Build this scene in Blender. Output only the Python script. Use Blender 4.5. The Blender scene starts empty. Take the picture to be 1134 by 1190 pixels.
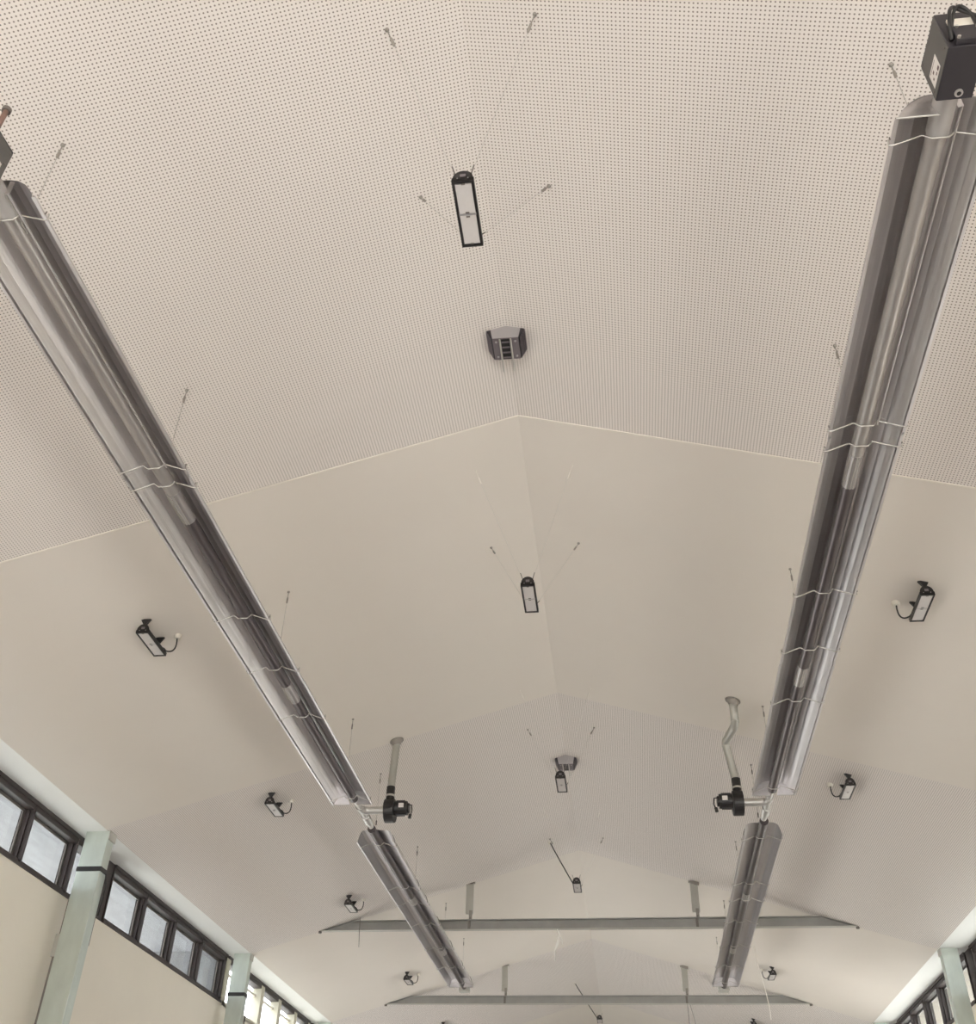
import bpy, bmesh, math, random
from mathutils import Vector, Matrix

sc = bpy.context.scene
COL = sc.collection

# ------------------------------------------------------------------ camera
cam_d = bpy.data.cameras.new('camera')
cam = bpy.data.objects.new('camera', cam_d)
COL.objects.link(cam)
cam_d.sensor_fit = 'HORIZONTAL'
cam_d.sensor_width = 36.0
cam_d.lens = 36.0 * 1189.68 / 1134.0
cam_d.clip_start = 0.05
cam_d.clip_end = 500
r_ = Vector((0.99277763, 0.11775887, 0.02292198))
u_ = Vector((0.05269435, -0.59967559, 0.79850642))
f_ = Vector((-0.10777696, 0.79153145, 0.60154974))
cam.matrix_world = Matrix(((r_.x, u_.x, -f_.x, 0), (r_.y, u_.y, -f_.y, 0), (r_.z, u_.z, -f_.z, 0), (0, 0, 0, 1)))
sc.camera = cam

# ------------------------------------------------------------------ exposure
sc.view_settings.view_transform = 'Standard'
sc.view_settings.look = 'None'
sc.view_settings.gamma = 1.0
sc.view_settings.use_curve_mapping = False
sc.view_settings.exposure = 2.55
sc.cycles.max_bounces = 8
sc.cycles.diffuse_bounces = 6
sc.cycles.sample_clamp_indirect = 6.0

# ------------------------------------------------------------------ world: bright overcast sky
w = bpy.data.worlds.new('sky')
sc.world = w
w.use_nodes = True
wn = w.node_tree.nodes
wn['Background'].inputs['Color'].default_value = (0.90, 0.95, 1.0, 1)
wn['Background'].inputs['Strength'].default_value = 1.6

# ------------------------------------------------------------------ sun
sd = bpy.data.lights.new('sun', 'SUN')
sd.energy = 3.2
sd.angle = math.radians(3)
sd.color = (1.0, 0.97, 0.93)
sun = bpy.data.objects.new('sun', sd)
COL.objects.link(sun)
sun.rotation_euler = Vector((-0.5, 0.45, -0.95)).to_track_quat('-Z', 'Y').to_euler()

# measured geometry of the hall (metres, camera at the origin, floor at FZ)
XR = -0.653          # ridge
HW = 5.566           # half width to the eaves
RZ, EZ = 6.0, 4.346  # ridge and eave height
SL = (RZ - EZ) / HW
XL, XRT = XR - HW, XR + HW
WXL, WXR = -6.64, 5.34   # inner face of the window walls
FZ = -1.6
YA, YB, YC, YD, YE = 6.537, 11.75, 17.66, 23.30, 29.1
Y0, Y1 = -6.0, 41.0
def roof_z(x): return RZ - SL * abs(x - XR)

# ------------------------------------------------------------------ portals: daylight comes in through these added openings
def portal(name, loc, rot, sx, sy):
    d = bpy.data.lights.new(name, 'AREA')
    d.shape = 'RECTANGLE'; d.size = sx; d.size_y = sy
    d.cycles.is_portal = True
    o = bpy.data.objects.new(name, d); COL.objects.link(o)
    o.location = loc; o.rotation_euler = rot
    return o

# ------------------------------------------------------------------ materials
def new_mat(name):
    m = bpy.data.materials.new(name); m.use_nodes = True
    return m, m.node_tree.nodes, m.node_tree.links, m.node_tree.nodes['Principled BSDF']
def srgb(r, g, b):
    f = lambda c: (c / 255 / 12.92) if c / 255 <= 0.04045 else ((c / 255 + 0.055) / 1.055) ** 2.4
    return (f(r), f(g), f(b), 1)
def plain(name, col, rough=0.5, metal=0.0, var=0.08, scale=6.0, bump=0.0, stretch=None, spec=0.5):
    m, n, l, p = new_mat(name)
    tc = n.new('ShaderNodeTexCoord'); no = n.new('ShaderNodeTexNoise')
    no.inputs['Scale'].default_value = scale; no.inputs['Detail'].default_value = 4
    src = tc.outputs['Object']
    if stretch:
        mp = n.new('ShaderNodeMapping'); mp.inputs['Scale'].default_value = stretch
        l.new(src, mp.inputs['Vector']); src = mp.outputs['Vector']
    l.new(src, no.inputs['Vector'])
    mx = n.new('ShaderNodeMix'); mx.data_type = 'RGBA'
    c = Vector(col[:3])
    mx.inputs['A'].default_value = (*(c * (1 - var)), 1); mx.inputs['B'].default_value = (*[min(1, v) for v in c * (1 + var)], 1)
    l.new(no.outputs['Fac'], mx.inputs['Factor']); l.new(mx.outputs['Result'], p.inputs['Base Color'])
    p.inputs['Roughness'].default_value = rough; p.inputs['Metallic'].default_value = metal
    p.inputs['Specular IOR Level'].default_value = spec
    if bump:
        b = n.new('ShaderNodeBump'); b.inputs['Strength'].default_value = bump; b.inputs['Distance'].default_value = 0.01
        l.new(no.outputs['Fac'], b.inputs['Height']); l.new(b.outputs['Normal'], p.inputs['Normal'])
    return m

CEIL = (0.725, 0.675, 0.62, 1)
M = {}
M['ceiling'] = plain('ceiling_paint', CEIL, 0.9, var=0.025, scale=1.2, spec=0.1)
def perforated():
    m, n, l, p = new_mat('perforated_panel')
    tc = n.new('ShaderNodeTexCoord'); sx = n.new('ShaderNodeSeparateXYZ')
    l.new(tc.outputs['Object'], sx.inputs[0])
    def math_(op, a, b=None):
        k = n.new('ShaderNodeMath'); k.operation = op
        for i, v in enumerate((a, b)):
            if v is None: continue
            if isinstance(v, (int, float)): k.inputs[i].default_value = v
            else: l.new(v, k.inputs[i])
        return k.outputs[0]
    P = 0.0242
    ux = math_('DIVIDE', math_('ABSOLUTE', math_('SUBTRACT', sx.outputs['X'], XR)), P * math.cos(math.atan(SL)))
    uy = math_('DIVIDE', sx.outputs['Y'], P)
    fx = math_('SUBTRACT', math_('FRACT', ux), 0.5); fy = math_('SUBTRACT', math_('FRACT', uy), 0.5)
    d = math_('SQRT', math_('ADD', math_('MULTIPLY', fx, fx), math_('MULTIPLY', fy, fy)))
    mr = n.new('ShaderNodeMapRange'); mr.inputs['From Min'].default_value = 0.165; mr.inputs['From Max'].default_value = 0.25
    l.new(d, mr.inputs['Value'])
    mx = n.new('ShaderNodeMix'); mx.data_type = 'RGBA'
    mx.inputs['A'].default_value = (0.25, 0.215, 0.195, 1); mx.inputs['B'].default_value = (0.755, 0.705, 0.67, 1)
    l.new(mr.outputs['Result'], mx.inputs['Factor']); l.new(mx.outputs['Result'], p.inputs['Base Color'])
    p.inputs['Roughness'].default_value = 0.9; p.inputs['Specular IOR Level'].default_value = 0.1
    return m
M['perf'] = perforated()
M['soffit'] = plain('soffit_paint', (0.78, 0.78, 0.76, 1), 0.8, var=0.03, scale=2)
M['canopy_w'] = plain('canopy_sheet', (0.37, 0.37, 0.38, 1), 0.7, var=0.25, scale=3, stretch=(3, .6, 1))
_n = M['canopy_w'].node_tree.nodes; _l = M['canopy_w'].node_tree.links
_t = _n.new('ShaderNodeBsdfTranslucent'); _m = _n.new('ShaderNodeMixShader'); _m.inputs[0].default_value = 0.5
_l.new(_n['Mix'].outputs['Result'], _t.inputs['Color'])
_l.new(_n['Principled BSDF'].outputs[0], _m.inputs[1]); _l.new(_t.outputs[0], _m.inputs[2]); _l.new(_m.outputs[0], _n['Material Output'].inputs['Surface'])
M['canopy_b'] = plain('canopy_boards', (0.17, 0.148, 0.12, 1), 0.7, var=0.08, scale=3, stretch=(3, .6, 1))
M['bead'] = plain('bead_white', (0.80, 0.75, 0.68, 1), 0.6, var=0.02)
M['wall'] = plain('wall_render', (0.75, 0.70, 0.61, 1), 0.9, var=0.03, scale=1.5, spec=0.1)
M['floor'] = plain('floor_concrete', (0.34, 0.31, 0.29, 1), 0.6, var=0.12, scale=0.8)
M['ground'] = plain('pale_gravel', (0.50, 0.49, 0.46, 1), 0.95, var=0.1, scale=0.6)
M['galv'] = plain('galvanised_steel', (0.53, 0.575, 0.53, 1), 0.48, 0.55, var=0.16, scale=9, stretch=(1, 1, 0.35))
M['galv_grey'] = plain('galvanised_beam', (0.34, 0.335, 0.32, 1), 0.45, 0.6, var=0.14, scale=5)
M['pale_steel'] = plain('pale_galvanised_plate', (0.50, 0.49, 0.45, 1), 0.5, 0.5, var=0.06)
M['frame'] = plain('bronze_frame', (0.045, 0.034, 0.033, 1), 0.6, 0.0, var=0.1)
M['cream'] = plain('cream_post', (0.50, 0.47, 0.38, 1), 0.6, var=0.05)
M['black'] = plain('black_powdercoat', (0.016, 0.014, 0.014, 1), 0.42, 0.0, var=0.1, scale=30)
M['charcoal'] = plain('charcoal_enamel', (0.028, 0.024, 0.029, 1), 0.5, 0.0, var=0.08, scale=20)
M['grey_enamel'] = plain('grey_enamel', (0.10, 0.095, 0.09, 1), 0.5, 0.2, var=0.06, scale=20)
M['cable_black'] = plain('black_rubber', (0.02, 0.018, 0.018, 1), 0.5)
M['label'] = plain('label_paper', (0.72, 0.68, 0.66, 1), 0.5, var=0.02)
M['ink'] = plain('label_ink', (0.10, 0.06, 0.06, 1), 0.6)
M['red'] = plain('red_print', (0.45, 0.06, 0.06, 1), 0.6)
M['chrome'] = plain('bright_steel', (0.58, 0.565, 0.545, 1), 0.38, 0.75, var=0.04, scale=10)
M['steel'] = plain('steel_wire', (0.55, 0.53, 0.50, 1), 0.35, 0.8, var=0.05)
M['anchor'] = plain('anchor_steel', (0.30, 0.275, 0.25, 1), 0.5, 0.4, var=0.05)
M['zinc'] = plain('dull_zinc', (0.20, 0.18, 0.165, 1), 0.5, 0.6, var=0.05)
M['copper'] = plain('rusty_pipe', (0.24, 0.15, 0.12, 1), 0.55, 0.3, var=0.15)
M['flue'] = plain('flue_pipe', (0.42, 0.41, 0.375, 1), 0.45, 0.55, var=0.07, scale=14)
M['jbox'] = plain('white_plastic', (0.72, 0.68, 0.60, 1), 0.4, var=0.02)
M['lens'] = plain('frosted_lens', (0.60, 0.57, 0.56, 1), 0.25, var=0.04, scale=40)
M['vent_grey'] = plain('vent_grey_metal', (0.42, 0.40, 0.41, 1), 0.4, 0.4, var=0.06)
M['vent_mid'] = plain('vent_violet_grey', (0.20, 0.175, 0.19, 1), 0.4, 0.4, var=0.08)
M['ribbon'] = plain('white_ribbon', (0.88, 0.86, 0.80, 1), 0.5, var=0.02)

def brushed(name, col, rough, strength, scale):
    m, n, l, p = new_mat(name)
    tc = n.new('ShaderNodeTexCoord'); mp = n.new('ShaderNodeMapping'); no = n.new('ShaderNodeTexNoise')
    mp.inputs['Scale'].default_value = (scale, 0.35, scale)
    no.inputs['Scale'].default_value = 1.0; no.inputs['Detail'].default_value = 3
    l.new(tc.outputs['Object'], mp.inputs['Vector']); l.new(mp.outputs['Vector'], no.inputs['Vector'])
    mx = n.new('ShaderNodeMix'); mx.data_type = 'RGBA'
    c = Vector(col)
    mx.inputs['A'].default_value = (*(c * 0.84), 1); mx.inputs['B'].default_value = (*(c * 1.12), 1)
    l.new(no.outputs['Fac'], mx.inputs['Factor']); l.new(mx.outputs['Result'], p.inputs['Base Color'])
    b = n.new('ShaderNodeBump'); b.inputs['Strength'].default_value = strength; b.inputs['Distance'].default_value = 0.004
    l.new(no.outputs['Fac'], b.inputs['Height']); l.new(b.outputs['Normal'], p.inputs['Normal'])
    p.inputs['Metallic'].default_value = 1.0; p.inputs['Roughness'].default_value = rough
    return m
M['alu'] = brushed('polished_aluminium', (0.71, 0.685, 0.69), 0.38, 0.5, 30)
M['tube'] = plain('heat_tinted_steel', (0.125, 0.108, 0.112, 1), 0.34, 0.7, var=0.12, scale=6, stretch=(6, .6, 6))
M['tube_near'] = plain('aluminised_steel', (0.42, 0.395, 0.38, 1), 0.32, 0.6, var=0.08, scale=6, stretch=(6, .4, 6))
M['sleeve'] = plain('galvanised_sleeve', (0.44, 0.42, 0.41, 1), 0.45, 0.35, var=0.05, scale=8)
M['coupling'] = plain('coupling_steel', (0.40, 0.375, 0.37, 1), 0.35, 0.7, var=0.08)

def glass_mat(name='clear_glass', k=1.0):
    m, n, l, p = new_mat(name)
    out = n['Material Output']; n.remove(p)
    t = n.new('ShaderNodeBsdfTransparent'); g = n.new('ShaderNodeBsdfGlossy'); g.inputs['Roughness'].default_value = 0.02
    lw = n.new('ShaderNodeLayerWeight'); lw.inputs['Blend'].default_value = 0.5
    pw = n.new('ShaderNodeMath'); pw.operation = 'POWER'; pw.inputs[1].default_value = 5.0; l.new(lw.outputs['Facing'], pw.inputs[0])
    fr = n.new('ShaderNodeMath'); fr.operation = 'MULTIPLY_ADD'; fr.inputs[1].default_value = 0.5; fr.inputs[2].default_value = 0.03; l.new(pw.outputs[0], fr.inputs[0])
    no = n.new('ShaderNodeTexNoise'); no.inputs['Scale'].default_value = 2
    mx = n.new('ShaderNodeMix'); mx.data_type = 'RGBA'
    mx.inputs['A'].default_value = (0.93 * k, 0.95 * k, 0.95 * k, 1); mx.inputs['B'].default_value = (0.98 * k, 0.99 * k, 0.99 * k, 1)
    l.new(no.outputs['Fac'], mx.inputs['Factor']); l.new(mx.outputs['Result'], t.inputs['Color'])
    a = n.new('ShaderNodeMixShader'); l.new(fr.outputs[0], a.inputs[0])
    l.new(t.outputs[0], a.inputs[1]); l.new(g.outputs[0], a.inputs[2]); l.new(a.outputs[0], out.inputs['Surface'])
    return m
M['glass'] = glass_mat()
M['glass_dim'] = glass_mat('dimming_glass', 0.75)  # darker tint added to cut the light reaching the left soffit

# ------------------------------------------------------------------ mesh helpers
class MB:
    def __init__(self): self.v = []; self.f = []; self.s = []
    def add(self, vs, fs, smooth=False):
        k = len(self.v); self.v += [tuple(v) for v in vs]
        self.f += [tuple(k + i for i in f) for f in fs]; self.s += [smooth] * len(fs)
        return self
    def box(self, x0, x1, y0, y1, z0, z1):
        vs = [(x, y, z) for x in (x0, x1) for y in (y0, y1) for z in (z0, z1)]
        return self.add(vs, [(0, 1, 3, 2), (4, 6, 7, 5), (0, 4, 5, 1), (2, 3, 7, 6), (0, 2, 6, 4), (1, 5, 7, 3)])
    def extrude_y(self, poly, y0, y1, smooth=False):     # poly of (x, z)
        n = len(poly)
        vs = [(x, y0, z) for x, z in poly] + [(x, y1, z) for x, z in poly]
        fs = [(i, (i + 1) % n, n + (i + 1) % n, n + i) for i in range(n)]
        self.add(vs, fs, smooth)
        self.add(vs, [tuple(range(n))[::-1], tuple(range(n, 2 * n))])
        return self
    def tube(self, pts, r, seg=12, caps=True):
        pts = [Vector(p) for p in pts]; rs = r if isinstance(r, (list, tuple)) else [r] * len(pts)
        rings = []; prev = None
        for i, p in enumerate(pts):
            t = (pts[min(i + 1, len(pts) - 1)] - pts[max(i - 1, 0)])
            if t.length < 1e-9: t = Vector((0, 1, 0))
            t.normalize()
            if prev is None:
                a = Vector((0, 0, 1)) if abs(t.z) < 0.9 else Vector((1, 0, 0))
                n1 = t.cross(a).normalized()
            else:
                n1 = (prev - t * prev.dot(t)).normalized()
            prev = n1; n2 = t.cross(n1)
            rings.append([p + (n1 * math.cos(2 * math.pi * k / seg) + n2 * math.sin(2 * math.pi * k / seg)) * rs[i] for k in range(seg)])
        vs = [v for rg in rings for v in rg]
        fs = [(i * seg + k, i * seg + (k + 1) % seg, (i + 1) * seg + (k + 1) % seg, (i + 1) * seg + k) for i in range(len(pts) - 1) for k in range(seg)]
        self.add(vs, fs, True)
        if caps:
            self.add(rings[0], [tuple(range(seg))[::-1]]); self.add(rings[-1], [tuple(range(seg))])
        return self
    def build(self, name, mat, parent=None, bevel=0.0, origin=None):
        me = bpy.data.meshes.new(name)
        o3 = Vector(origin) if origin is not None else Vector((0, 0, 0))
        me.from_pydata([tuple(Vector(v) - o3) for v in self.v], [], self.f)
        bm = bmesh.new(); bm.from_mesh(me)
        bmesh.ops.recalc_face_normals(bm, faces=bm.faces)
        bm.to_mesh(me); bm.free()
        for i, p in enumerate(me.polygons): p.use_smooth = self.s[i]
        me.materials.append(mat)
        ob = bpy.data.objects.new(name, me); COL.objects.link(ob)
        ob.location = o3
        if parent: ob.parent = parent
        if bevel:
            b = ob.modifiers.new('bevel', 'BEVEL'); b.width = bevel; b.segments = 2; b.limit_method = 'ANGLE'
        return ob

def thing(name, label, cat, loc=(0, 0, 0), group=None, rotz=0.0):
    o = bpy.data.objects.new(name, None); COL.objects.link(o)
    o.empty_display_size = 0.1
    o.location = loc; o.rotation_euler = (0, 0, rotz)
    o['label'] = label; o['category'] = cat
    if group: o['group'] = group
    return o
def tag(o, label, cat, group=None):
    o['label'] = label; o['category'] = cat
    if group: o['group'] = group
    return o
def struct(o, label=None, cat=None):
    o['kind'] = 'structure'
    if label: o['label'] = label
    if cat: o['category'] = cat
    return o
def arc(p0, p1, p2, n=8):
    p0, p1, p2 = Vector(p0), Vector(p1), Vector(p2)
    return [(p0 * (1 - t) ** 2 + p1 * 2 * t * (1 - t) + p2 * t * t) for t in [i / n for i in range(n + 1)]]

# ------------------------------------------------------------------ setting: floor, ground
struct(MB().box(WXL - 0.25, WXR + 0.25, Y0, Y1, FZ - 0.15, FZ).build('floor', M['floor']), 'dark concrete hall floor below the heaters', 'floor')
struct(MB().box(-90, 90, -90, 120, FZ - 0.45, FZ - 0.155).build('ground', M['ground']), 'pale sunlit ground outside the hall', 'ground')

# ceiling: two slopes, bands between the frames
names = ['perforated', 'smooth', 'perforated', 'smooth', 'perforated', 'smooth']
bands = [(Y0, YA, 1), (YA, YB, 0), (YB, YC, 1), (YC, YD, 0), (YD, YE, 1), (YE, Y1, 0)]
for i, (a, b, pf) in enumerate(bands):
    off = -0.0 if pf else 0.0
    for s, side in ((-1, 'left'), (1, 'right')):
        xe = XR + s * HW
        m = MB()
        t = 0.12
        m.extrude_y([(XR, RZ), (xe, EZ), (xe, EZ + t), (XR, RZ + t)], a, b)
        struct(m.build('ceiling', M['perf' if pf else 'ceiling']),
               f"{'finely perforated' if pf else 'smooth'} beige {side} ceiling slope, bay {'nearest the camera' if i==0 else ['', 'beyond the near perforated bay', 'above the exhaust fans', 'above the first tie beam', 'above the second tie beam', 'at the far end'][i]}", 'ceiling')
# fine bead line where the near perforated bay ends
for s in (-1, 1):
    xe = XR + s * HW
    struct(MB().extrude_y([(XR, RZ - 0.006), (xe, EZ - 0.006), (xe, EZ + 0.004), (XR, RZ + 0.004)], YA - 0.004, YA + 0.010).build('trim_1' if s < 0 else 'trim_2', M['bead']),
           f"thin white bead across the {'left' if s<0 else 'right'} ceiling slope", 'trim')

# soffits between eave and window wall
struct(MB().box(WXL - 0.25, XL, Y0, Y1, EZ, EZ + 0.12).build('trim_3', M['soffit']), 'pale flat soffit along the left eave', 'soffit')
struct(MB().box(XRT, WXR + 0.25, Y0, Y1, EZ, EZ + 0.12).build('trim_4', M['soffit']), 'pale flat soffit along the right eave', 'soffit')

# walls.  openings low down are unseen, added and sized to light the ceiling
ZB = 3.60   # underside of the clerestory windows
T = 0.25
def wall_side(x0, x1, openings, name, zb):
    m = MB()
    ys = [Y0] + [v for o in openings for v in o[:2]] + [Y1]
    for k in range(0, len(ys), 2):
        m.box(x0, x1, ys[k], ys[k + 1], FZ, zb)
    for (a, b, zt) in openings:
        m.box(x0, x1, a, b, zt, zb)
    return struct(m.build(name, M['wall']), 'beige rendered wall below the high windows', 'wall')
LO = [(-3.5, 0.0, 0.5), (3.5, 6.5, 0.8), (13.2, 16.0, 0.4), (18.4, 22.6, 1.9), (24.0, 29.0, 1.1)]
RO = [(-5, 1.0, 1.2), (8.5, 10.5, 0.4), (20.2, 21.8, 3.35)]
wall_side(WXL - T, WXL, LO, 'wall_left', ZB)
wall_side(WXR, WXR + T, RO, 'wall_right', ZB)
# near gable wall with an unseen wide opening added for daylight, far gable wall
m = MB()
m.box(WXL - T, -5.4, Y0 - T, Y0, FZ, EZ + 0.1); m.box(4.1, WXR + T, Y0 - T, Y0, FZ, EZ + 0.1)
m.extrude_y([(-5.4, 2.2), (4.1, 2.2), (4.1, roof_z(4.1) + .1), (XR, RZ + .1), (-5.4, roof_z(-5.4) + .1)], Y0 - T, Y0)
struct(m.build('wall_near', M['wall']), 'gable wall behind the camera', 'wall')
m = MB(); m.extrude_y([(WXL - T, FZ), (WXR + T, FZ), (WXR + T, EZ + .1), (XR, RZ + .1), (WXL - T, EZ + .1)], Y1, Y1 + T)
struct(m.build('wall_far', M['wall']), 'far gable wall', 'wall')

PI = math.pi
portal('added_opening_near', ((-5.4 + 4.1) / 2, Y0 - .05, (2.2 + FZ) / 2), (PI / 2, 0, 0), 9.5, 2.2 - FZ)
for (a, b, zt) in LO:
    portal('added_opening_left', (WXL - .1, (a + b) / 2, (zt + FZ) / 2), (0, -PI / 2, 0), zt - FZ, b - a)
for (a, b, zt) in RO:
    portal('added_opening_right', (WXR + .1, (a + b) / 2, (zt + FZ) / 2), (0, PI / 2, 0), zt - FZ, b - a)

# ------------------------------------------------------------------ clerestory windows
def window(idx, side, y0, y1, mull, kind, label, zb=ZB, extra_clear=None):
    """side -1 left, +1 right; mull: y of the mullion centres between y0 and y1"""
    xi = WXL if side < 0 else WXR
    def X(d): return xi + side * d          # d = depth outwards
    def bx(m, d0, d1, a, b, z0, z1):
        m.box(min(X(d0), X(d1)), max(X(d0), X(d1)), a, b, z0, z1)
    fr = MB()
    mat = M['frame'] if kind != 'cream' else M['cream']
    # frame: head, sill, jambs
    bx(fr, -0.01, 0.06, y0, y1, EZ - 0.045, EZ)
    bx(fr, 0.01, 0.17, y0, y1, EZ - 0.10, EZ - 0.045)
    if kind != 'cream':
        bx(fr, -0.015, 0.17, y0, y1, zb, zb + 0.035)
        bx(fr, 0.02, 0.17, y0, y1, zb + 0.035, zb + 0.075)
    ys = [y0 + 0.03] + list(mull) + [y1 - 0.03]
    root = fr.build('window_%d' % idx, M['frame'])
    struct(root, label, 'window')
    for yv in ys:
        mm = MB()
        if kind == 'cream':
            bx(mm, 0.0, 0.17, yv - 0.09, yv + 0.09, zb, EZ - 0.045)
        else:
            bx(mm, 0.02, 0.06, yv - 0.022, yv + 0.022, zb + 0.07, EZ - 0.06)
            bx(mm, 0.0, 0.02, yv - 0.035, yv - 0.015, zb + 0.03, EZ - 0.045)
            bx(mm, 0.06, 0.17, yv - 0.045, yv + 0.045, zb + 0.07, EZ - 0.06)
        mm.build('mullion', mat, root)
    # panes
    for k in range(len(ys) - 1):
        a, b = ys[k] + 0.03, ys[k + 1] - 0.03
        pm = M['glass' if kind == 'cream' or side > 0 else 'glass_dim']
        p = MB(); bx(p, 0.135, 0.143, a, b, zb + 0.03, EZ - 0.09)
        p.build('pane', pm, root)
        if kind != 'cream' and not (extra_clear and k in extra_clear):   # pale rubber gasket round the pane
            g = MB()
            bx(g, 0.118, 0.134, a, a + 0.03, zb + 0.07, EZ - 0.10); bx(g, 0.118, 0.134, b - 0.05, b, zb + 0.07, EZ - 0.10)
            bx(g, 0.118, 0.134, a + .03, b - .05, EZ - 0.13, EZ - 0.10)
            g.build('gasket', M['grey_enamel'] if side > 0 else M['zinc'], root)
    if kind == 'cream':
        s = MB(); bx(s, 0.0, 0.2, y0, y1, zb - 0.02, zb + 0.05); s.build('sill', M['cream'], root)
        tr = MB(); bx(tr, 0.1, 0.15, y0, y1, EZ - 0.24, EZ - 0.20); tr.build('transom', M['jbox'], root)
    return root
window(1, -1, 6.3, 12.55, [7.45, 8.58, 9.71, 10.84, 11.97], 'dark', 'dark framed high window on the left wall, nearest the camera', extra_clear=(5,))
window(2, -1, 13.05, 17.74, [14.25, 15.41, 16.57], 'dark', 'dark framed high window of four frosted panes between the two left columns')
window(3, -1, 17.80, 23.2, [18.72, 19.83, 20.95, 22.09], 'cream', 'bright high window with cream posts beyond the second left column')
window(4, -1, 23.4, 40.5, [24.5, 25.6, 26.8, 28.0, 29.2, 30.4, 31.6, 32.8, 34.0, 35.2, 36.4, 37.6, 38.8], 'cream', 'bright high window with cream posts at the far left')
window(5, 1, 6.3, 11.7, [7.45, 8.58, 9.71, 10.84], 'dark', 'dark framed high window on the right wall, nearest the camera')
window(6, 1, 12.4, 17.5, [13.55, 14.7, 15.85, 16.95], 'dark', 'dark framed high window on the right wall before the column')
window(7, 1, 17.85, 23.1, [18.75, 19.87, 20.97, 22.05], 'dark', 'dark framed high window with dusty panes beyond the right column')
window(8, 1, 23.4, 40.5, [24.6, 25.8, 27.0, 28.2, 29.4, 30.6, 31.8, 33.0, 34.2, 35.4, 36.6, 37.8, 39.0], 'cream', 'bright high window at the far right')
# wall piers that fill the gaps between the window units
for s, xa, xb, gaps in ((-1, WXL - .2, WXL - .02, [(Y0, 6.3), (12.55, 13.05), (23.2, 23.4), (40.5, Y1)]), (1, WXR + .02, WXR + .2, [(Y0, 6.3), (11.7, 12.4), (17.5, 17.85), (23.1, 23.4), (40.5, Y1)])):
    for k, (a, b) in enumerate(gaps):
        struct(MB().box(xa, xb, a, b, ZB, EZ).build('wall_%s_pier' % ('left' if s < 0 else 'right'), M['wall'] if b - a > .6 else M['frame']), 'pier between the high windows', 'wall')

# outside canopies over the high windows: their undersides are what shows through the panes
struct(MB().box(WXL - 2.6, WXL - 0.18, Y0, 17.76, EZ + 0.06, EZ + 0.07).build('canopy_left', M['canopy_w']), 'pale canopy outside, seen through the left dark framed panes', 'canopy')
struct(MB().box(WXL - 2.6, WXL - 0.172, 17.735, 17.745, 3.3, EZ + 0.06).build('added_end_panel', M['canopy_w']), 'pale panel added outside the left windows to block the bright sky', 'canopy')  # added panel, hides the bright sky from the last left panes
struct(MB().box(WXR + 0.26, WXR + 2.6, Y0, 31.0, EZ + 0.02, EZ + 0.12).build('canopy_right', M['canopy_b']), 'beige canopy outside, seen through the right panes', 'canopy')

# ------------------------------------------------------------------ steel columns
def column(x0, x1, y0, y1, strap_z, label, side, plate=None, strap_tilt=0.0):
    t = thing('steel_column', label, 'column', ((x0 + x1) / 2, (y0 + y1) / 2, FZ), 'galvanised columns along the side walls')
    cx, cy = t.location.x, t.location.y
    hx, hy = (x1 - x0) / 2, (y1 - y0) / 2
    m = MB(); m.box(-hx, hx, -hy, hy, 0.012, EZ - FZ)
    m.build('shaft', M['galv'], t, 0.006)
    m = MB(); m.box(-hx - .05, hx + .05, -hy - .06, hy + .06, 0, 0.012); m.build('base_plate', M['galv'], t)
    if side:
        # inner top corner plate that runs into the roof steel
        xi = hx if side < 0 else -hx
        m = MB(); m.box(min(xi, xi - side * 0.012), max(xi, xi - side * 0.012), -hy, hy + 0.02, EZ - FZ - 0.10, EZ - FZ + 0.0)
        m.build('top_plate', M['pale_steel'], t)
    if strap_z:
        m = MB(); e = 0.006; zz = strap_z - FZ
        m.box(-hx - e, hx + e, -hy - e, -hy, zz - 0.028, zz + 0.028); m.box(-hx - e, hx + e, hy, hy + e, zz - 0.028, zz + 0.028)
        m.box(hx, hx + e, -hy, hy, zz - 0.028, zz + 0.028); m.box(-hx - e, -hx, -hy, hy, zz - 0.028, zz + 0.028)
        m.build('strap', M['black'], t)
        if side < 0:
            m = MB(); m.tube([(hx + .012, hy - .02, zz - .02), (hx + .025, hy + .02, zz - .16), (hx + .01, hy + .04, zz - .33), (hx + .02, hy + .01, zz - .5)], 0.007, 6)
            m.tube([(hx + .012, hy - .03, zz - .02), (hx + .03, hy, zz - .2), (hx + .012, hy - .02, zz - .42)], 0.005, 6)
            m.build('strap_tail', M['cable_black'], t)
    if plate:
        m = MB(); m.box(-hx - 0.055, -hx, -hy + .01, -hy + 0.06, plate[0] - FZ, plate[1] - FZ); m.build('side_bracket', M['pale_steel'], t, 0.004)
        m = MB(); m.tube([(-hx - .02, -hy + .03, plate[0] - FZ), (-hx - .02, -hy + .03, 0.3)], 0.018, 8); m.build('conduit', M['zinc'], t)
        m = MB(); m.tube([(-hx - .012, -hy + .03, plate[1] - FZ), (-hx - .012, -hy + .03, plate[1] - FZ + .42)], 0.012, 8); m.build('conduit', M['zinc'], t)
        m = MB(); m.tube([(hx - .02, hy + .02, 3.05 - FZ), (hx - .02, hy + .02, 3.62 - FZ)], 0.012, 8); m.build('conduit', M['black'], t)
    return t
column(-6.495, -6.195, 11.80, 11.97, 3.885, 'tall galvanised column with a black strap, between the two dark framed windows on the left', -1, plate=(2.89, 3.14))
column(-6.50, -6.225, 17.64, 17.79, 3.71, 'galvanised column on the left where the dark window meets the bright window', -1)
column(-6.49, -6.225, 23.27, 23.42, None, 'farthest galvanised column on the left, at the bottom edge of the photo', -1)
column(4.935, 5.19, 17.58, 17.73, None, 'galvanised column on the right in front of the dark framed windows', 1)
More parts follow.
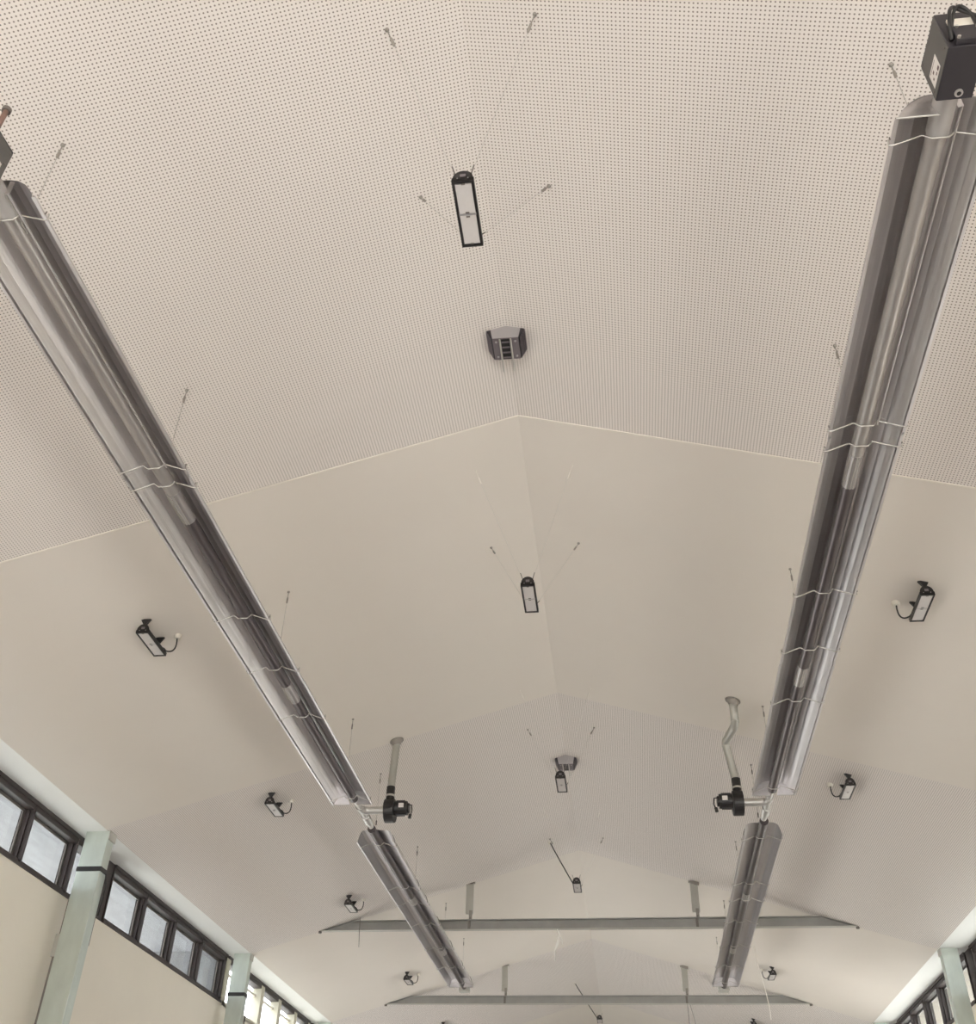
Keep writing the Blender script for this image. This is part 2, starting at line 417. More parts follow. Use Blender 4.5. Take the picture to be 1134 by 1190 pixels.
column(4.94, 5.19, 23.27, 23.42, None, 'farthest galvanised column on the right, at the bottom edge of the photo', 1)

# ------------------------------------------------------------------ tie beams and their hangers
def tie_beam(y, label):
    zb, zt = 4.685, 4.85
    t = thing('tie_beam', label, 'beam', (XR, y, zb), 'steel tie beams across the hall')
    xb = (RZ - zb) / SL; xt = (RZ - zt) / SL
    def prism(poly, y0, y1):
        m = MB(); m.extrude_y([(x, z - zb) for x, z in poly], y0, y1); return m
    prism([(-xb + .02, zb), (xb - .02, zb), (xt, zt), (-xt, zt)], 0.0, 0.008).build('web', M['galv_grey'], t)
    m = MB(); m.box(-xb + .03, xb - .03, -0.075, 0.0, 0.0, 0.010); m.build('bottom_flange', M['pale_steel'], t)
    m = MB(); m.box(-xt, xt, -0.075, 0.0, zt - zb - 0.010, zt - zb); m.build('top_flange', M['galv_grey'], t)
    # sloped end flanges
    for s in (-1, 1):
        m = MB()
        m.extrude_y([(s * xt, zt - zb), (s * (xb - .02), 0.0), (s * (xb - .02), 0.01), (s * xt, zt - zb + .01)], -0.06, 0.0)
        m.build('end_flange', M['galv_grey'], t)
        m = MB(); m.tube([(s * (xb - .02), -0.03, -0.03), (s * (xb - .02), -0.03, 0.012)], 0.028, 8); m.build('end_bolt', M['zinc'], t)
    return t
tie_beam(YC, 'long galvanised tie beam across the hall, the nearer of the two')
tie_beam(YD, 'galvanised tie beam across the hall, the farther one near the bottom edge')
def beam_hanger(x, y, label):
    z0 = roof_z(x)
    t = thing('beam_hanger', label, 'bracket', (x, y, z0), 'hangers that hold the tie beams')
    lean = 0.012 if x > XR else 0.0
    m = MB(); m.box(-0.062, 0.062, -0.012, 0.0, -0.50, -0.0)
    m.box(-0.062, -0.054, -0.05, -0.012, -0.50, 0.0); m.box(0.054, 0.062, -0.05, -0.012, -0.50, 0.0)
    m.build('plate', M['pale_steel'], t)
    m = MB(); m.extrude_y([(-.085, -.02), (.085, -.02 - .17 * (SL if x > XR else -SL)), (.085, .0), (-.085, .0)], -0.055, 0.0)
    m.build('top_cleat', M['anchor'], t)
    m = MB(); m.box(-0.005, 0.045, -0.03, -0.012, -0.60, -0.44); m.build('lower_cleat', M['anchor'], t)
    m = MB(); m.tube([(0.02, -0.02, -0.55), (0.0, -0.02, 4.74 - z0)], 0.014, 8); m.build('rod', M['zinc'], t)
    m = MB(); m.box(-0.02, 0.02, -0.035, -0.002, 4.70 - z0, 4.84 - z0); m.build('clamp', M['zinc'], t)
    return t
beam_hanger(-2.52, YC - .01, 'pale hanger plate holding the nearer tie beam, left of the ridge')
beam_hanger(1.235, YC - .01, 'pale hanger plate holding the nearer tie beam, right of the ridge')
beam_hanger(-2.515, YD - .01, 'pale hanger plate holding the farther tie beam, left of the ridge')
beam_hanger(1.265, YD - .01, 'pale hanger plate holding the farther tie beam, right of the ridge')

# ------------------------------------------------------------------ radiant tube heaters
LIP = 4.42
TZ = 0.085     # tube centre above the lips
# reflector cross-section, from the left lip over the top to the right lip
half2 = [(0.240, 0.012), (0.240, 0.000), (0.224, 0.000), (0.220, 0.030), (0.206, 0.085), (0.186, 0.132), (0.150, 0.152), (0.07, 0.156), (0.0, 0.156)]
half = [(0.240, 0.012), (0.240, 0.000), (0.222, 0.000), (0.220, 0.022), (0.186, 0.075), (0.150, 0.120), (0.098, 0.158), (0.048, 0.172), (0.0, 0.172)]
prof = [(-x, z) for x, z in half] + [(x, z) for x, z in half[::-1][1:]]
prof2 = [(-x, z) for x, z in half2] + [(x, z) for x, z in half2[::-1][1:]]
def sheet(prof, y0, y1, t=0.0016):
    m = MB(); n = len(prof)
    outer = [(x * 1.004, z + t) for x, z in prof]
    vs = [(x, y0, z) for x, z in prof] + [(x, y1, z) for x, z in prof] + [(x, y0, z) for x, z in outer] + [(x, y1, z) for x, z in outer]
    fs = [(i, i + 1, n + i + 1, n + i) for i in range(n - 1)] + [(2 * n + i, 3 * n + i, 3 * n + i + 1, 2 * n + i + 1) for i in range(n - 1)]
    fs += [(i, 2 * n + i, 2 * n + i + 1, i + 1) for i in range(n - 1)] + [(n + i, n + i + 1, 3 * n + i + 1, 3 * n + i) for i in range(n - 1)]
    m.add(vs, fs, False); return m
def hook_wire(m, y, r=0.0045):
    pts = [(-0.238, y, 0.045), (-0.246, y, 0.0), (-0.23, y, -0.004), (-0.088, y, 0.052), (-0.078, y, 0.055), (-0.040, y, 0.024), (0.040, y, 0.024), (0.066, y, 0.050), (0.066, y, 0.062), (0.080, y, 0.055), (0.23, y, -0.004), (0.246, y, 0.0), (0.238, y, 0.045)]
    m.tube(pts, r, 6)
def hoop(m, y, r=0.004, pf=None):
    m.tube([(x * 1.02, y, z + 0.006) for x, z in (pf or prof)], r, 5)
def heater(x, y0, rot, lab, segs, wires, burner, end_box, group):
    t = thing('radiant_tube_heater', lab, 'heater', (x, y0, LIP), group, rot)
    L = segs[-1][1]
    for k, (a, b) in enumerate(segs):
        ref = sheet(prof if burner else prof2, a, b).build('reflector', M['alu'], t)
        if k % 2 == 1: ref.scale = (0.985, 1, 0.985)
    # end caps: trapezoid plates notched for the tube
    def cap(yc, full, sgn):
        inner = [(x_, z_) for x_, z_ in prof]
        for side in (-1, 1):
            pts = [(side * abs(px), pz) for px, pz in half[1:]]
            m = MB()
            if side == 1 and not full:
                poly = [(0.055, 0.165), (0.085, 0.15), (0.085, 0.06), (0.055, 0.05)]
            else:
                poly = [(side * 0.232, 0.004)] + [(side * a_, b_) for a_, b_ in (half if burner else half2)[3:]] + [(side * 0.0, 0.142), (side * 0.055, 0.115), (side * 0.056, 0.06), (side * 0.040, 0.02), (side * 0.035, 0.004)]
            m.extrude_y(poly, yc - 0.0015, yc + 0.0015)
            m.build('end_cap', M['alu'], t)
            if full or side == -1:
                m = MB(); m.tube([(side * 0.235, yc - 0.004 * sgn, 0.003), (side * 0.045, yc - 0.004 * sgn, 0.003)], 0.006, 6)
                m.build('cap_rail', M['steel'], t)
    if burner: cap(0.004, False, 1)
    cap(L - 0.004, True, 1)
    for a, b, rr in [(-0.085, 0.145, 0.056) if burner else (0.12, 0.34, 0.052)]:
        m = MB(); m.tube([(0, a, TZ), (0, b, TZ)], rr, 24); m.build('burner_sleeve' if burner else 'tube_coupling', M['sleeve' if burner else 'tube'], t)
    return t, L
def add_tube(t, a, b, mat, r=0.050, name='radiant_tube'):
    m = MB(); m.tube([(0, a, TZ), (0, b, TZ)], r, 24, True); return m.build(name, M[mat], t)
def coupling(t, yc, length=0.30, mat='coupling'):
    m = MB(); m.tube([(0, yc - length / 2, TZ), (0, yc + length / 2, TZ)], 0.0525, 24)
    c = m.build('tube_coupling', M[mat], t)
    for a in (-1.0, -0.55, -0.1, 0.3):
        m = MB(); x_, z_ = math.sin(a) * 0.054, TZ - math.cos(a) * 0.054
        m.tube([(x_, yc - length / 2, z_), (x_, yc + length / 2, z_)], 0.0032, 6); m.build('clamp_bar', M['steel'], c)
    return c

def clip_wire(t, y, pf=None):
    m = MB(); hook_wire(m, y); m.build('wire_bracket', M['steel'], t)
    m = MB(); hoop(m, y - .03, pf=pf); m.build('hoop', M['zinc'], t)

def burner_box(t, label_red=False, sd=-1):
    def sbox(m, d0, d1, y0_, y1_, z0_, z1_):      # slab on the visible side cover
        m.box(min(sd * d0, sd * d1), max(sd * d0, sd * d1), y0_, y1_, z0_, z1_)
    # black gas burner control box in front of the reflector
    y1, y0 = -0.085, -0.345
    hx, z0, z1 = 0.080, -0.020, 0.285
    m = MB(); m.add([(-hx, y0, z0), (hx, y0, z0), (hx, y1, z0), (-hx, y1, z0), (-hx, y0 + .0, z1 - .02), (hx, y0 + .0, z1 - .02), (hx, y1, z1), (-hx, y1, z1)],
          [(0, 1, 2, 3), (4, 7, 6, 5), (0, 4, 5, 1), (1, 5, 6, 2), (2, 6, 7, 3), (3, 7, 4, 0)])
    box = m.build('burner_box', M['charcoal'], t, 0.004)
    m = MB(); sbox(m, hx, hx + .003, y0 + .004, y1 - .004, z0 + .004, z1 - .024); m.build('side_cover', M['grey_enamel'], box)
    for yy, zz in ((-.11, .02), (-.11, .15), (-.11, .25), (-.32, .02), (-.32, .24), (-.2, .255)):
        m = MB(); m.tube([(sd * (hx + .002), yy, zz), (sd * (hx + .007), yy, zz)], 0.005, 8); m.build('screw', M['zinc'], box)
    # rating label on the side cover
    m = MB(); sbox(m, hx + .003, hx + .0045, -0.235, -0.125, 0.02, 0.125); lb = m.build('rating_label', M['label'], box)
    for (a, b, c, d) in ((-.225, -.205, .03, .05), (-.195, -.18, .035, .045), (-.155, -.145, .05, .065), (-.175, -.16, .075, .09), (-.215, -.14, .108, .111)):
        m = MB(); sbox(m, hx + .0045, hx + .0053, a, b, c, d); m.build('printed_mark', M['ink'] if not label_red else M['red'], box)
    # sight glass underneath
    m = MB(); m.tube([(0.012, y1 - .035, z0 + .002), (0.012, y1 - .035, z0 - .008)], 0.019, 20); m.build('sight_ring', M['chrome'], box)
    m = MB(); m.tube([(0.012, y1 - .035, z0), (0.012, y1 - .035, z0 - .010)], 0.010, 16); m.build('sight_glass', M['black'], box)
    # near face: terminal cover, screws, cable loops
    m = MB(); m.box(-0.05, 0.075, y0 - .03, y0, z0 + .01, 0.10); m.build('terminal_cover', M['charcoal'], box, 0.004)
    for xx, zz in ((-.04, .0), (.055, .075), (-.03, .085)):
        m = MB(); m.tube([(xx, y0 - .03, zz), (xx, y0 - .040, zz)], .008, 8); m.build('cover_screw', M['steel'], box)
    m = MB()
    m.tube(arc((-.06, y0 - .01, .02), (-.075, y0 - .10, .16), (-.02, y0 - .06, .20)) + arc((-.02, y0 - .06, .20), (.04, y0 - .03, .20), (.09, y0 - .05, .10))[1:], .009, 8)
    m.build('cable_loop', M['cable_black'], box); m = MB()
    m.tube(arc((-.045, y0 - .01, .09), (-.03, y0 - .09, .22), (.02, y0 - .06, .19)) + arc((.02, y0 - .06, .19), (.06, y0 - .04, .17), (.07, y0 - .02, .08))[1:], .008, 8)
    m.build('cable_loop', M['cable_black'], box)
    m = MB(); m.box(-.045, .06, y0 - .012, y0 - .001, .12, .19); m.build('gas_valve', M['jbox'], box)
    return box

G1 = 'radiant tube heaters'
LY, RY = 2.93, 2.93
LX, RX = -3.045, 1.722
# near left heater
tL, _ = heater(LX, LY, -0.001, 'long radiant heater with aluminium reflector on the left, near end cut by the frame', [(0, 2.30), (2.28, 5.36), (5.34, 8.40)], None, True, None, G1)
tR, _ = heater(RX, RY, -0.0055, 'long radiant heater with aluminium reflector on the right, black burner box at its end', [(0, 2.30), (2.28, 5.36), (5.34, 8.40)], None, True, None, G1)
for t, red in ((tL, True), (tR, False)):
    add_tube(t, 0.10, 2.75, 'tube_near'); add_tube(t, 2.70, 5.75, 'tube'); add_tube(t, 5.7, 8.42, 'tube')
    coupling(t, 2.72, 0.34); coupling(t, 5.68, 0.34)
    for yy in (0.14, 2.22, 2.42, 4.22, 5.14, 6.12, 8.26): clip_wire(t, yy)
    burner_box(t, red, 1 if red else -1)
# ignition lead on the left heater's burner sleeve
m = MB(); m.tube([(0.052 + 0.004 * math.sin(k * 2.2), 0.0 + k * 0.02, TZ - .02 + 0.004 * math.cos(k * 2.2)) for k in range(14)], 0.006, 6); m.build('ignition_lead', M['steel'], tL)
for t in (tL, tR):
    m = MB(); m.tube([(0.075, 0.0, TZ - .03), (0.075, 2.25, TZ - .03)], 0.006, 8); m.build('stiffener_rod', M['alu'], t)

# far heaters (beyond the exhaust fans)
tLf, _ = heater(-3.035, 12.22, 0.0, 'radiant tube heater on the left beyond the exhaust fan, ending above the tie beam', [(0.36, 2.9), (2.88, 5.7), (5.68, 8.28)], None, None, None, G1)
tRf, _ = heater(1.768, 12.22, -0.0075, 'radiant tube heater on the right beyond the exhaust fan, ending above the tie beam', [(0.36, 2.9), (2.88, 5.7), (5.68, 8.28)], None, None, None, G1)
for t in (tLf, tRf):
    add_tube(t, 0.3, 3.1, 'tube'); add_tube(t, 3.0, 6.0, 'tube'); add_tube(t, 5.9, 8.6, 'tube')
    coupling(t, 3.05, 0.30); coupling(t, 5.95, 0.30)
    for yy in (0.55, 2.35, 3.1, 4.2, 5.6, 6.9, 8.1): clip_wire(t, yy, prof2)
    m = MB(); m.box(-0.10, 0.10, 8.62, 8.78, TZ - .08, TZ + .10); m.build('end_box', M['pale_steel'], t, 0.01)

# ------------------------------------------------------------------ exhaust tee: chrome pipe between the heaters and to the fan
def exhaust(xh, s, label, pipe, fanlabel):
    """s = +1 fan to the right of the heater, -1 to the left"""
    t = thing('exhaust_fan', fanlabel, 'fan', (xh, 11.73, LIP + TZ), 'exhaust fans of the heaters')
    m = MB()
    m.tube([(0, -0.38, 0), (0.0, 0.52, 0)], 0.036, 16)
    m.build('header_pipe', M['chrome'], t)
    m = MB(); m.tube([(-0.005 * s, -0.14, 0)] + arc((-0.005 * s, -0.10, 0), (0.0, 0.0, 0), (0.10 * s, 0.0, 0), 8) + [(0.20 * s, 0, 0), (0.31 * s, 0, 0)], 0.046, 18)
    m.build('branch_pipe', M['chrome'], t)
    m = MB(); m.tube([(0, 0.16, 0), (0, 0.36, 0)], 0.05, 16); m.build('pipe_collar', M['chrome'], t)
    # volute
    fx = 0.33
    m = MB(); n = 28; pts = []
    for k in range(n):
        a = 2 * PI * k / n; rr = 0.125 + 0.03 * (k / n)
        pts.append((math.cos(a) * rr, math.sin(a) * rr))
    vs = [(s * (fx - .05), p[0], p[1]) for p in pts] + [(s * (fx + .07), p[0], p[1]) for p in pts]
    fs = [(i, (i + 1) % n, n + (i + 1) % n, n + i) for i in range(n)] + [tuple(range(n)), tuple(range(n, 2 * n))]
    m.add(vs, fs); fan = m.build('volute', M['black'], t, 0.008)
    m = MB(); m.tube([(s * fx, 0.0, 0.08), (s * fx, 0.0, 0.29)], 0.052, 18); m.build('outlet_sleeve', M['black'], t)
    m = MB(); m.tube([(s * fx, 0.0, 0.165), (s * fx, 0.0, 0.185)], 0.062, 18); m.build('clamp_ring', M['steel'], t)
    m = MB(); m.tube([(s * (fx + .06), 0, 0.02), (s * (fx + .22), 0, 0.02)], 0.085, 18); m.tube([(s * (fx + .22), 0, 0.02), (s * (fx + .245), 0, 0.02)], 0.06, 14)
    mo = m.build('motor', M['black'], t)
    m = MB()
    for a in range(10):
        an = 2 * PI * a / 10
        m.box(s * (fx + .14) - .055, s * (fx + .14) + .055, math.cos(an) * .088 - .004, math.cos(an) * .088 + .004, .02 + math.sin(an) * .088 - .004, .02 + math.sin(an) * .088 + .004)
    m.build('cooling_fins', M['charcoal'], mo)
    m = MB(); m.box(s * (fx + .16) - .03, s * (fx + .16) + .03, -0.098, -0.085, 0.0, 0.05); m.build('motor_label', M['label'], mo)
    m = MB(); m.tube([(s * (fx + .24), -0.03, 0.05), (s * (fx + .28), -0.05, 0.04), (s * (fx + .29), -0.05, -0.03), (s * (fx + .27), -0.04, -0.09)], 0.008, 8)
    m.tube([(s * (fx + .27), -0.04, -0.07), (s * (fx + .262), -0.04, -0.12)], 0.019, 10)
    m.build('power_lead', M['cable_black'], mo)
    # flue
    X0, Y0_, Z0_ = t.location
    m = MB(); loc = [(p[0] - X0, p[1] - Y0_, p[2] - Z0_) for p in pipe[1]]
    m.tube([(s * fx, 0, 0.27)] + loc, 0.046, 18)
    f = m.build('flue_pipe', M['flue'], t)
    # seams on the bends
    m = MB()
    for p in loc[:-1]:
        m.tube([(p[0], p[1], p[2] - .006), (p[0], p[1], p[2] + .006)], 0.0475, 18)
    if loc[:-1]: m.build('seam', M['pale_steel'], f)
    e = Vector(loc[-1]); zr = roof_z(e.x + X0) - Z0_; sg = SL if e.x + X0 > XR else -SL
    m = MB(); n = 20
    rim = lambda r, dz: [(e.x + math.cos(2 * PI * k / n) * r, e.y + math.sin(2 * PI * k / n) * r, zr - math.cos(2 * PI * k / n) * r * sg + dz) for k in range(n)]
    a_, b_ = rim(.085, -.012), rim(.085, -.001)
    m.add(a_ + b_, [(i, (i + 1) % n, n + (i + 1) % n, n + i) for i in range(n)] + [tuple(range(n)), tuple(range(n, 2 * n))])
    c_, d_ = rim(.048, -.07), rim(.07, -.012)
    m.add(c_ + d_, [(i, (i + 1) % n, n + (i + 1) % n, n + i) for i in range(n)], True)
    m.build('ceiling_flange', M['anchor'], t)
    return t
exhaust(-3.02, 1, '', ('s', [(-2.665, 11.73, 5.36)]), 'black exhaust fan with straight flue pipe beside the left heaters')
exhaust(1.755, -1, '', ('b', [(1.358, 11.70, 5.19), (1.362, 11.64, 5.24), (1.388, 10.98, 5.10), (1.40, 10.91, 5.13), (1.402, 10.89, 5.345)]), 'black exhaust fan with kinked flue pipe beside the right heaters')

# ------------------------------------------------------------------ suspension cables for the heaters
def cable(x, y, z1, label, group='steel cables that hold the heaters', dx=0.0, dy=0.0, dia=0.0026, fine=False):
    z0 = roof_z(x)
    t = thing('suspension_cable', label, 'cable', (x, y, z0), group)
    d = Vector((dx, dy, z1 - z0))
    u = d.normalized()
    m = MB(); m.tube([u * 0.10, d], dia, 5); m.build('wire_rope', M['steel'], t)
    q = 0.45 if fine else 1.0; mt = M['bead'] if fine else M['anchor']
    m = MB(); m.tube([(0, 0, 0), u * 0.012 * q, u * 0.013 * q, u * 0.07], [0.013 * q, 0.013 * q, 0.004 * q, 0.004 * q], 8); m.build('eye_bolt', mt, t)
    m = MB(); m.tube([u * 0.065, u * 0.075, u * 0.125, u * 0.135], [0.004 * q, 0.009 * q, 0.009 * q, 0.004 * q], 8); m.build('gripper', mt, t)
    if z1 > 4.3 and dx == 0: 
        m = MB(); m.tube([d - u * 0.07, d - u * 0.01], 0.008, 6); m.build('lower_gripper', M['zinc'], t)
    return t
top = LIP + 0.178
where = {3.18: 'above its near end', 5.26: 'near the edge of the perforated ceiling', 8.07: 'on the smooth ceiling bay', 10.87: 'before the fan', 12.5: 'just beyond the fan', 15.3: 'at the middle of the far section', 18.2: 'beyond the nearer tie beam', 20.48: 'at its far end'}
for yv, wh in where.items():
    cable(-3.02, yv, top, 'steel cable holding the left heater, ' + wh)
    cable(1.69 + 0.0042 * (yv - 3.1), yv, top, 'steel cable holding the right heater, ' + wh)
# gas stub above the left burner
t = thing('gas_pipe', 'short rusty brown pipe above the left burner box', 'pipe', (-2.985, 2.70, 4.71))
m = MB(); m.tube([(0.0, 0.0, 0.0), (0.0, 0.0, 0.16)], 0.014, 12); m.build('pipe', M['copper'], t)
m = MB(); m.tube([(0, 0, 0.15), (0, 0, 0.175)], 0.024, 12); m.build('pipe_cap', M['zinc'], t)

# ------------------------------------------------------------------ LED lamps (one prototype, copied)
def lamp_parts(root, rods, bracket):
    W_, L_ = 0.062, 0.45
    # body: arched housing
    n = 10
    archp = [(-W_, 0.0), (-W_, 0.030)] + [(-math.cos(PI * k / n) * W_ * 0.92, 0.030 + math.sin(PI * k / n) * 0.062) for k in range(n + 1)] + [(W_, 0.030), (W_, 0.0)]
    for a in (-L_ / 2, L_ / 2 - 0.012):
        m = MB(); m.extrude_y(archp, a, a + 0.012); m.build('end_plate', M['black'], root)
    inner = [(-W_ * .9, 0.008), (-W_ * .9, 0.03), (-W_ * .55, 0.065), (W_ * .55, 0.065), (W_ * .9, 0.03), (W_ * .9, 0.008)]
    m = MB(); m.extrude_y(inner, -L_ / 2 + 0.012, L_ / 2 - 0.012)
    m.box(-W_, -W_ + .012, -L_ / 2, L_ / 2, -0.004, 0.03); m.box(W_ - .012, W_, -L_ / 2, L_ / 2, -0.004, 0.03)
    m.box(-W_, W_, -L_ / 2, -L_ / 2 + .014, -0.004, 0.03); m.box(-W_, W_, L_ / 2 - .014, L_ / 2, -0.004, 0.03)
    m.build('housing', M['black'], root)
    for a, b in ((-L_ / 2 + .022, -.008), (.008, L_ / 2 - .022)):
        m = MB(); m.box(-W_ + .016, W_ - .016, a, b, -0.001, 0.008)
        m.build('lens', M['lens'], root)
    m = MB(); m.box(-W_ + .012, W_ - .012, -.006, .006, 0.0, 0.0085); m.build('lens_divider', M['vent_grey'], root)
    for yy in (-.014, .014, L_ / 2 - .022, -L_ / 2 + .022):
        m = MB(); m.box(-.011, .011, yy - .005, yy + .005, -.003, .004); m.build('lens_clip', M['zinc'], root)
    m = MB(); m.box(-.016, .016, -L_ / 2 - .003, -L_ / 2, .036, .058); m.build('badge', M['vent_mid'], root)
    for xx in (-.03, .03):
        m = MB(); m.box(xx - .003, xx + .003, -L_ / 2 - .003, -L_ / 2, .020, .026); m.build('screw', M['vent_grey'], root)
    if bracket:
        for yy in (-L_ / 2 + .02, L_ / 2 - .09):
            m = MB(); m.extrude_y([(-.010, .088), (.010, .088), (.050, .150), (-.050, .150)], yy - .012, yy + .012)
            m.build('bracket', M['black'], root)
    else:
        for sx_ in (-1, 1):
            m = MB(); m.tube([(sx_ * .042, -L_ / 2 + .02, .07), (sx_ * .062, -L_ / 2 - .01, .125)], .004, 6); m.build('cable_hook', M['zinc'], root)
            m = MB(); m.tube([(sx_ * .042, L_ / 2 - .02, .07), (sx_ * .07, L_ / 2 + .0, .12)], .004, 6); m.build('cable_hook', M['zinc'], root)
def copy_tree(o, parent=None):
    c = o.copy(); COL.objects.link(c)
    if parent is not None: c.parent = parent
    for ch in o.children: copy_tree(ch, c)
    return c
ZL = 4.857
GR = 'LED lamps hung along the ridge'
lp = thing('pendant_lamp', 'black rectangular LED lamp hung by cables under the perforated ceiling, nearest the camera', 'lamp', (XR, 3.585, ZL), GR)
lamp_parts(lp, True, False)
ridge_lamps = [(7.70, 'black LED lamp hung by cables under the smooth ceiling between the two heaters', -0.652),
               (11.95, 'black LED lamp hung just in front of the round grey ridge vent', -0.63),
               (16.0, 'small black LED lamp with a slanting dark cable, above the nearer tie beam', -0.635),
               (25.9, 'tiny black LED lamp at the bottom edge below the farther tie beam', -0.60)]
lamps = [lp]
for y, lab, x in ridge_lamps:
    c = copy_tree(lp); c.location = (x, y, ZL); c['label'] = lab; lamps.append(c)
bpy.context.view_layer.update()
sp = thing('spot_lamp', 'black bracketed LED lamp on the left ceiling slope, nearest the camera', 'lamp', (-4.285, 8.065, 4.778), 'LED lamps on the outer ceiling slopes')
lamp_parts(sp, False, True)
side = [(-4.315, 12.30, 'black bracketed LED lamp on the left slope, second from the camera'), (-4.30, 16.60, 'black bracketed LED lamp on the left slope just before the nearer tie beam'),
        (-4.28, 21.65, 'small black bracketed LED lamp on the left slope beyond the nearer tie beam'), (-4.30, 26.5, 'tiny black bracketed LED lamp on the left slope, at the bottom edge'),
        (2.78, 8.10, 'black bracketed LED lamp on the right ceiling slope, nearest the camera'), (2.80, 12.32, 'black bracketed LED lamp on the right slope, second from the camera'),
        (2.83, 21.6, 'small black bracketed LED lamp on the right slope beyond the nearer tie beam'), (2.88, 26.3, 'tiny black bracketed LED lamp on the right slope, at the bottom edge')]
sides = [sp]
for x, y, lab in side:
    c = copy_tree(sp); c.location = (x, y, roof_z(x) - 0.155 + (0.012 if x > 0 else 0)); c['label'] = lab; sides.append(c)
sp.location.z = roof_z(sp.location.x) - 0.155
# junction boxes and cable whips
words = ['nearest left', 'second left', 'third left', 'fourth left', 'farthest left', 'nearest right', 'second right', 'far right', 'farthest right']
for k, o in enumerate(sides[:4] + sides[5:8]):
    x, y, z = o.location; s = 1 if x < XR else -1
    bx_, by_ = x + s * 0.15, y + 0.19
    zr = roof_z(bx_)
    nm = (words[:4] + words[5:8])[k]
    t = thing('junction_box', f'white ceiling junction box with cable to the {nm} bracketed lamp', 'junction box', (bx_, by_, zr), 'junction boxes beside the bracketed lamps')
    m = MB(); m.tube([(0, 0, -.035), (0, 0, .005)], [.030, .040], 16); m.build('box', M['jbox'], t)
    m = MB()
    p2 = Vector((x + s * .05 - bx_, y + .16 - by_, z + .03 - zr))
    m.tube(arc((0, 0, -.03), (-s * .0, .07, -.19), p2, 10), .0075, 8); m.build('cable_whip', M['cable_black'], t)

# cables of the hanging lamps
nm = ['nearest hanging lamp', 'second hanging lamp', 'lamp before the ridge vent', 'lamp above the nearer tie beam', 'farthest hanging lamp']
for k, o in enumerate(lamps[:4]):
    for s in (-1, 1):
        for e in (-1, 1):
            ax = XR + s * 0.437; ay = {0: (2.99, 4.16), 1: (7.1, 8.31), 2: (11.4, 12.52), 3: (15.4, 16.7)}[k][0 if e < 0 else 1]
            tx, ty, tz = o.location.x + s * .066, o.location.y + e * .23, ZL + .122
            cable(ax, ay, tz, f"thin {'left' if s<0 else 'right'} cable at the {'near' if e<0 else 'far'} end of the {nm[k]}", 'thin cables of the hanging lamps', dx=tx - ax, dy=ty - ay, dia=0.0012, fine=(k > 0 and e < 0))
# dark supply cables running to two hanging lamps
def supply(x, y, target, label, bow=0.12):
    z = roof_z(x)
    t = thing('supply_cable', label, 'cable', (x, y, z), 'dark supply cables of hanging lamps')
    d = Vector(target) - Vector((x, y, z))
    m = MB(); m.tube(arc((0, 0, 0), d * 0.45 + Vector((0, 0, bow)), d, 10), 0.009, 8); m.build('cable', M['cable_black'], t)
    m = MB(); m.tube([(0, 0, -.03), (0, 0, .004)], [.028, .036], 14); m.build('rose', M['jbox'], t)
supply(-1.10, 16.85, (-0.70, 16.0, 4.93), 'dark cable slanting down to the lamp above the nearer tie beam', -0.02)
supply(-1.18, 26.7, (-0.66, 25.9, 4.93), 'dark cable slanting down behind the farther tie beam', -0.02)

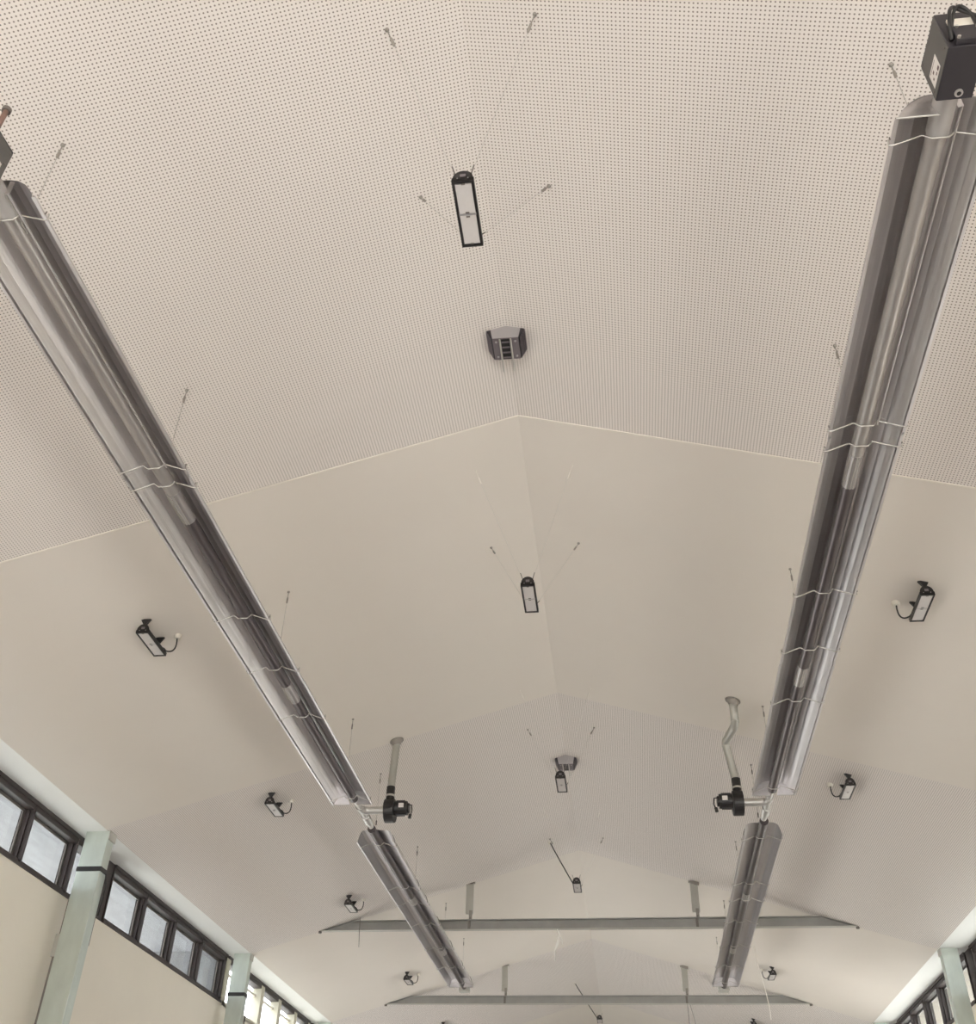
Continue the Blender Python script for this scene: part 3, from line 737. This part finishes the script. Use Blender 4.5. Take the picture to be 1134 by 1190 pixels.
# ------------------------------------------------------------------ ridge vents
def ridge_vent(y, label):
    t = thing('ridge_vent', label, 'vent', (XR, y, RZ), 'grey vents on the ridge')
    zb = -0.135; hy = 0.115
    zt = lambda x: -SL * abs(x) - 0.002
    # body tapers from the roof down to the face
    def ring(h, y_, z_): return
    tw, bw, ew = 0.118, 0.102, 0.148
    vs = [(-tw, -hy, zt(tw)), (0, -hy, zt(0)), (tw, -hy, zt(tw)), (bw, -hy, zb), (-bw, -hy, zb),
          (-tw, hy, zt(tw)), (0, hy, zt(0)), (tw, hy, zt(tw)), (bw, hy, zb), (-bw, hy, zb)]
    m = MB(); m.add(vs, [(0, 1, 2, 3, 4), (5, 9, 8, 7, 6), (4, 3, 8, 9), (0, 4, 9, 5), (3, 2, 7, 8), (0, 5, 6, 1), (1, 6, 7, 2)])
    m.build('housing', M['vent_grey'], t)
    m = MB(); m.box(-bw, bw, -hy + .002, hy - .002, zb - .006, zb); m.build('face_plate', M['vent_mid'], t)
    for s in (-1, 1):      # louvred cheeks
        ch = MB(); ch.extrude_y([(s * bw, zb), (s * (bw + .006), zb - .004), (s * (ew), zt(ew)), (s * tw, zt(tw))], -hy, hy - .004)
        c = ch.build('cheek', M['charcoal'], t)
        for k in range(4):
            m = MB(); f = (k + .5) / 4; xx = bw + .008 + (ew - bw - .006) * f; zz = zb + (zt(ew) - zb) * f
            m.box(min(s * xx, s * (xx + .008)), max(s * xx, s * (xx + .008)), -hy + .01, hy - .015, zz - .004, zz + .004)
            m.build('louvre', M['vent_mid'], c)
    m = MB(); m.box(-.035, .03, -hy + .01, hy - .01, zb - .010, zb - .006); g = m.build('grille', M['black'], t)
    for k in range(4):
        m = MB(); m.box(-.033, .028, -hy + .03 + k * .055, -hy + .045 + k * .055, zb - .013, zb - .010); m.build('grille_bar', M['vent_mid'], g)
    for xx in (-.045, .04):
        m = MB(); m.tube([(xx, -hy + .005, zb - .012), (xx, hy + .02, zb - .012), (xx, hy + .10, zb - .04)], .007, 8); m.build('rail', M['steel'], t)
    for xx in (-.075, .075):
        for yy in (-.08, .08):
            m = MB(); m.tube([(xx, yy, zb - .006), (xx, yy, zb - .012)], .009, 10); m.build('screw', M['vent_grey'], t)
ridge_vent(5.61, 'grey angular vent box on the ridge under the perforated ceiling')
ridge_vent(13.78, 'small grey vent on the ridge right behind a hanging lamp')

# ------------------------------------------------------------------ loose bits
t = thing('ribbon', 'crumpled white ribbon hanging below the nearer tie beam', 'ribbon', (-1.05, YC - .04, 4.684))
m = MB(); m.tube([(0, 0, 0), (.03, 0, -.08), (-.0, .01, -.22), (-.05, 0, -.34), (-.045, 0, -.5)], [.010, .016, .02, .012, .006], 6)
m.tube([(.02, 0, -.05), (.07, 0, -.16), (.09, .01, -.24)], [.012, .014, .005], 6); m.build('strip', M['ribbon'], t)
t = thing('dangling_wire', 'thin dark wire hanging over the left end of the nearer tie beam', 'wire', (-4.37, YC - .09, roof_z(-4.37)))
m = MB(); m.tube([(0, 0, 0), (0.0, 0, -.2), (.02, 0, -.48)], .006, 6); m.build('wire', M['zinc'], t)
t = thing('dangling_wire', 'pale wire dangling from the right slope across the farther tie beam', 'wire', (2.42, 20.35, roof_z(2.42)))
m = MB(); m.tube([(0, 0, 0), (.01, 0, -.25), (.09, 0, -.7), (.13, 0, -1.02), (.13, 0, -1.25)], [.005, .004, .004, .009, .009], 6); m.build('wire', M['bead'], t)
t = thing('dangling_wire', 'pair of thin wires hanging from the farther tie beam near its right hanger', 'wire', (1.27, YD - .08, 4.68))
m = MB(); m.tube([(0, 0, 0), (.01, 0, -.7)], .006, 6); m.tube([(.05, 0, 0), (.12, 0, -.3), (.15, 0, -.7)], .005, 6); m.build('wire', M['zinc'], t)
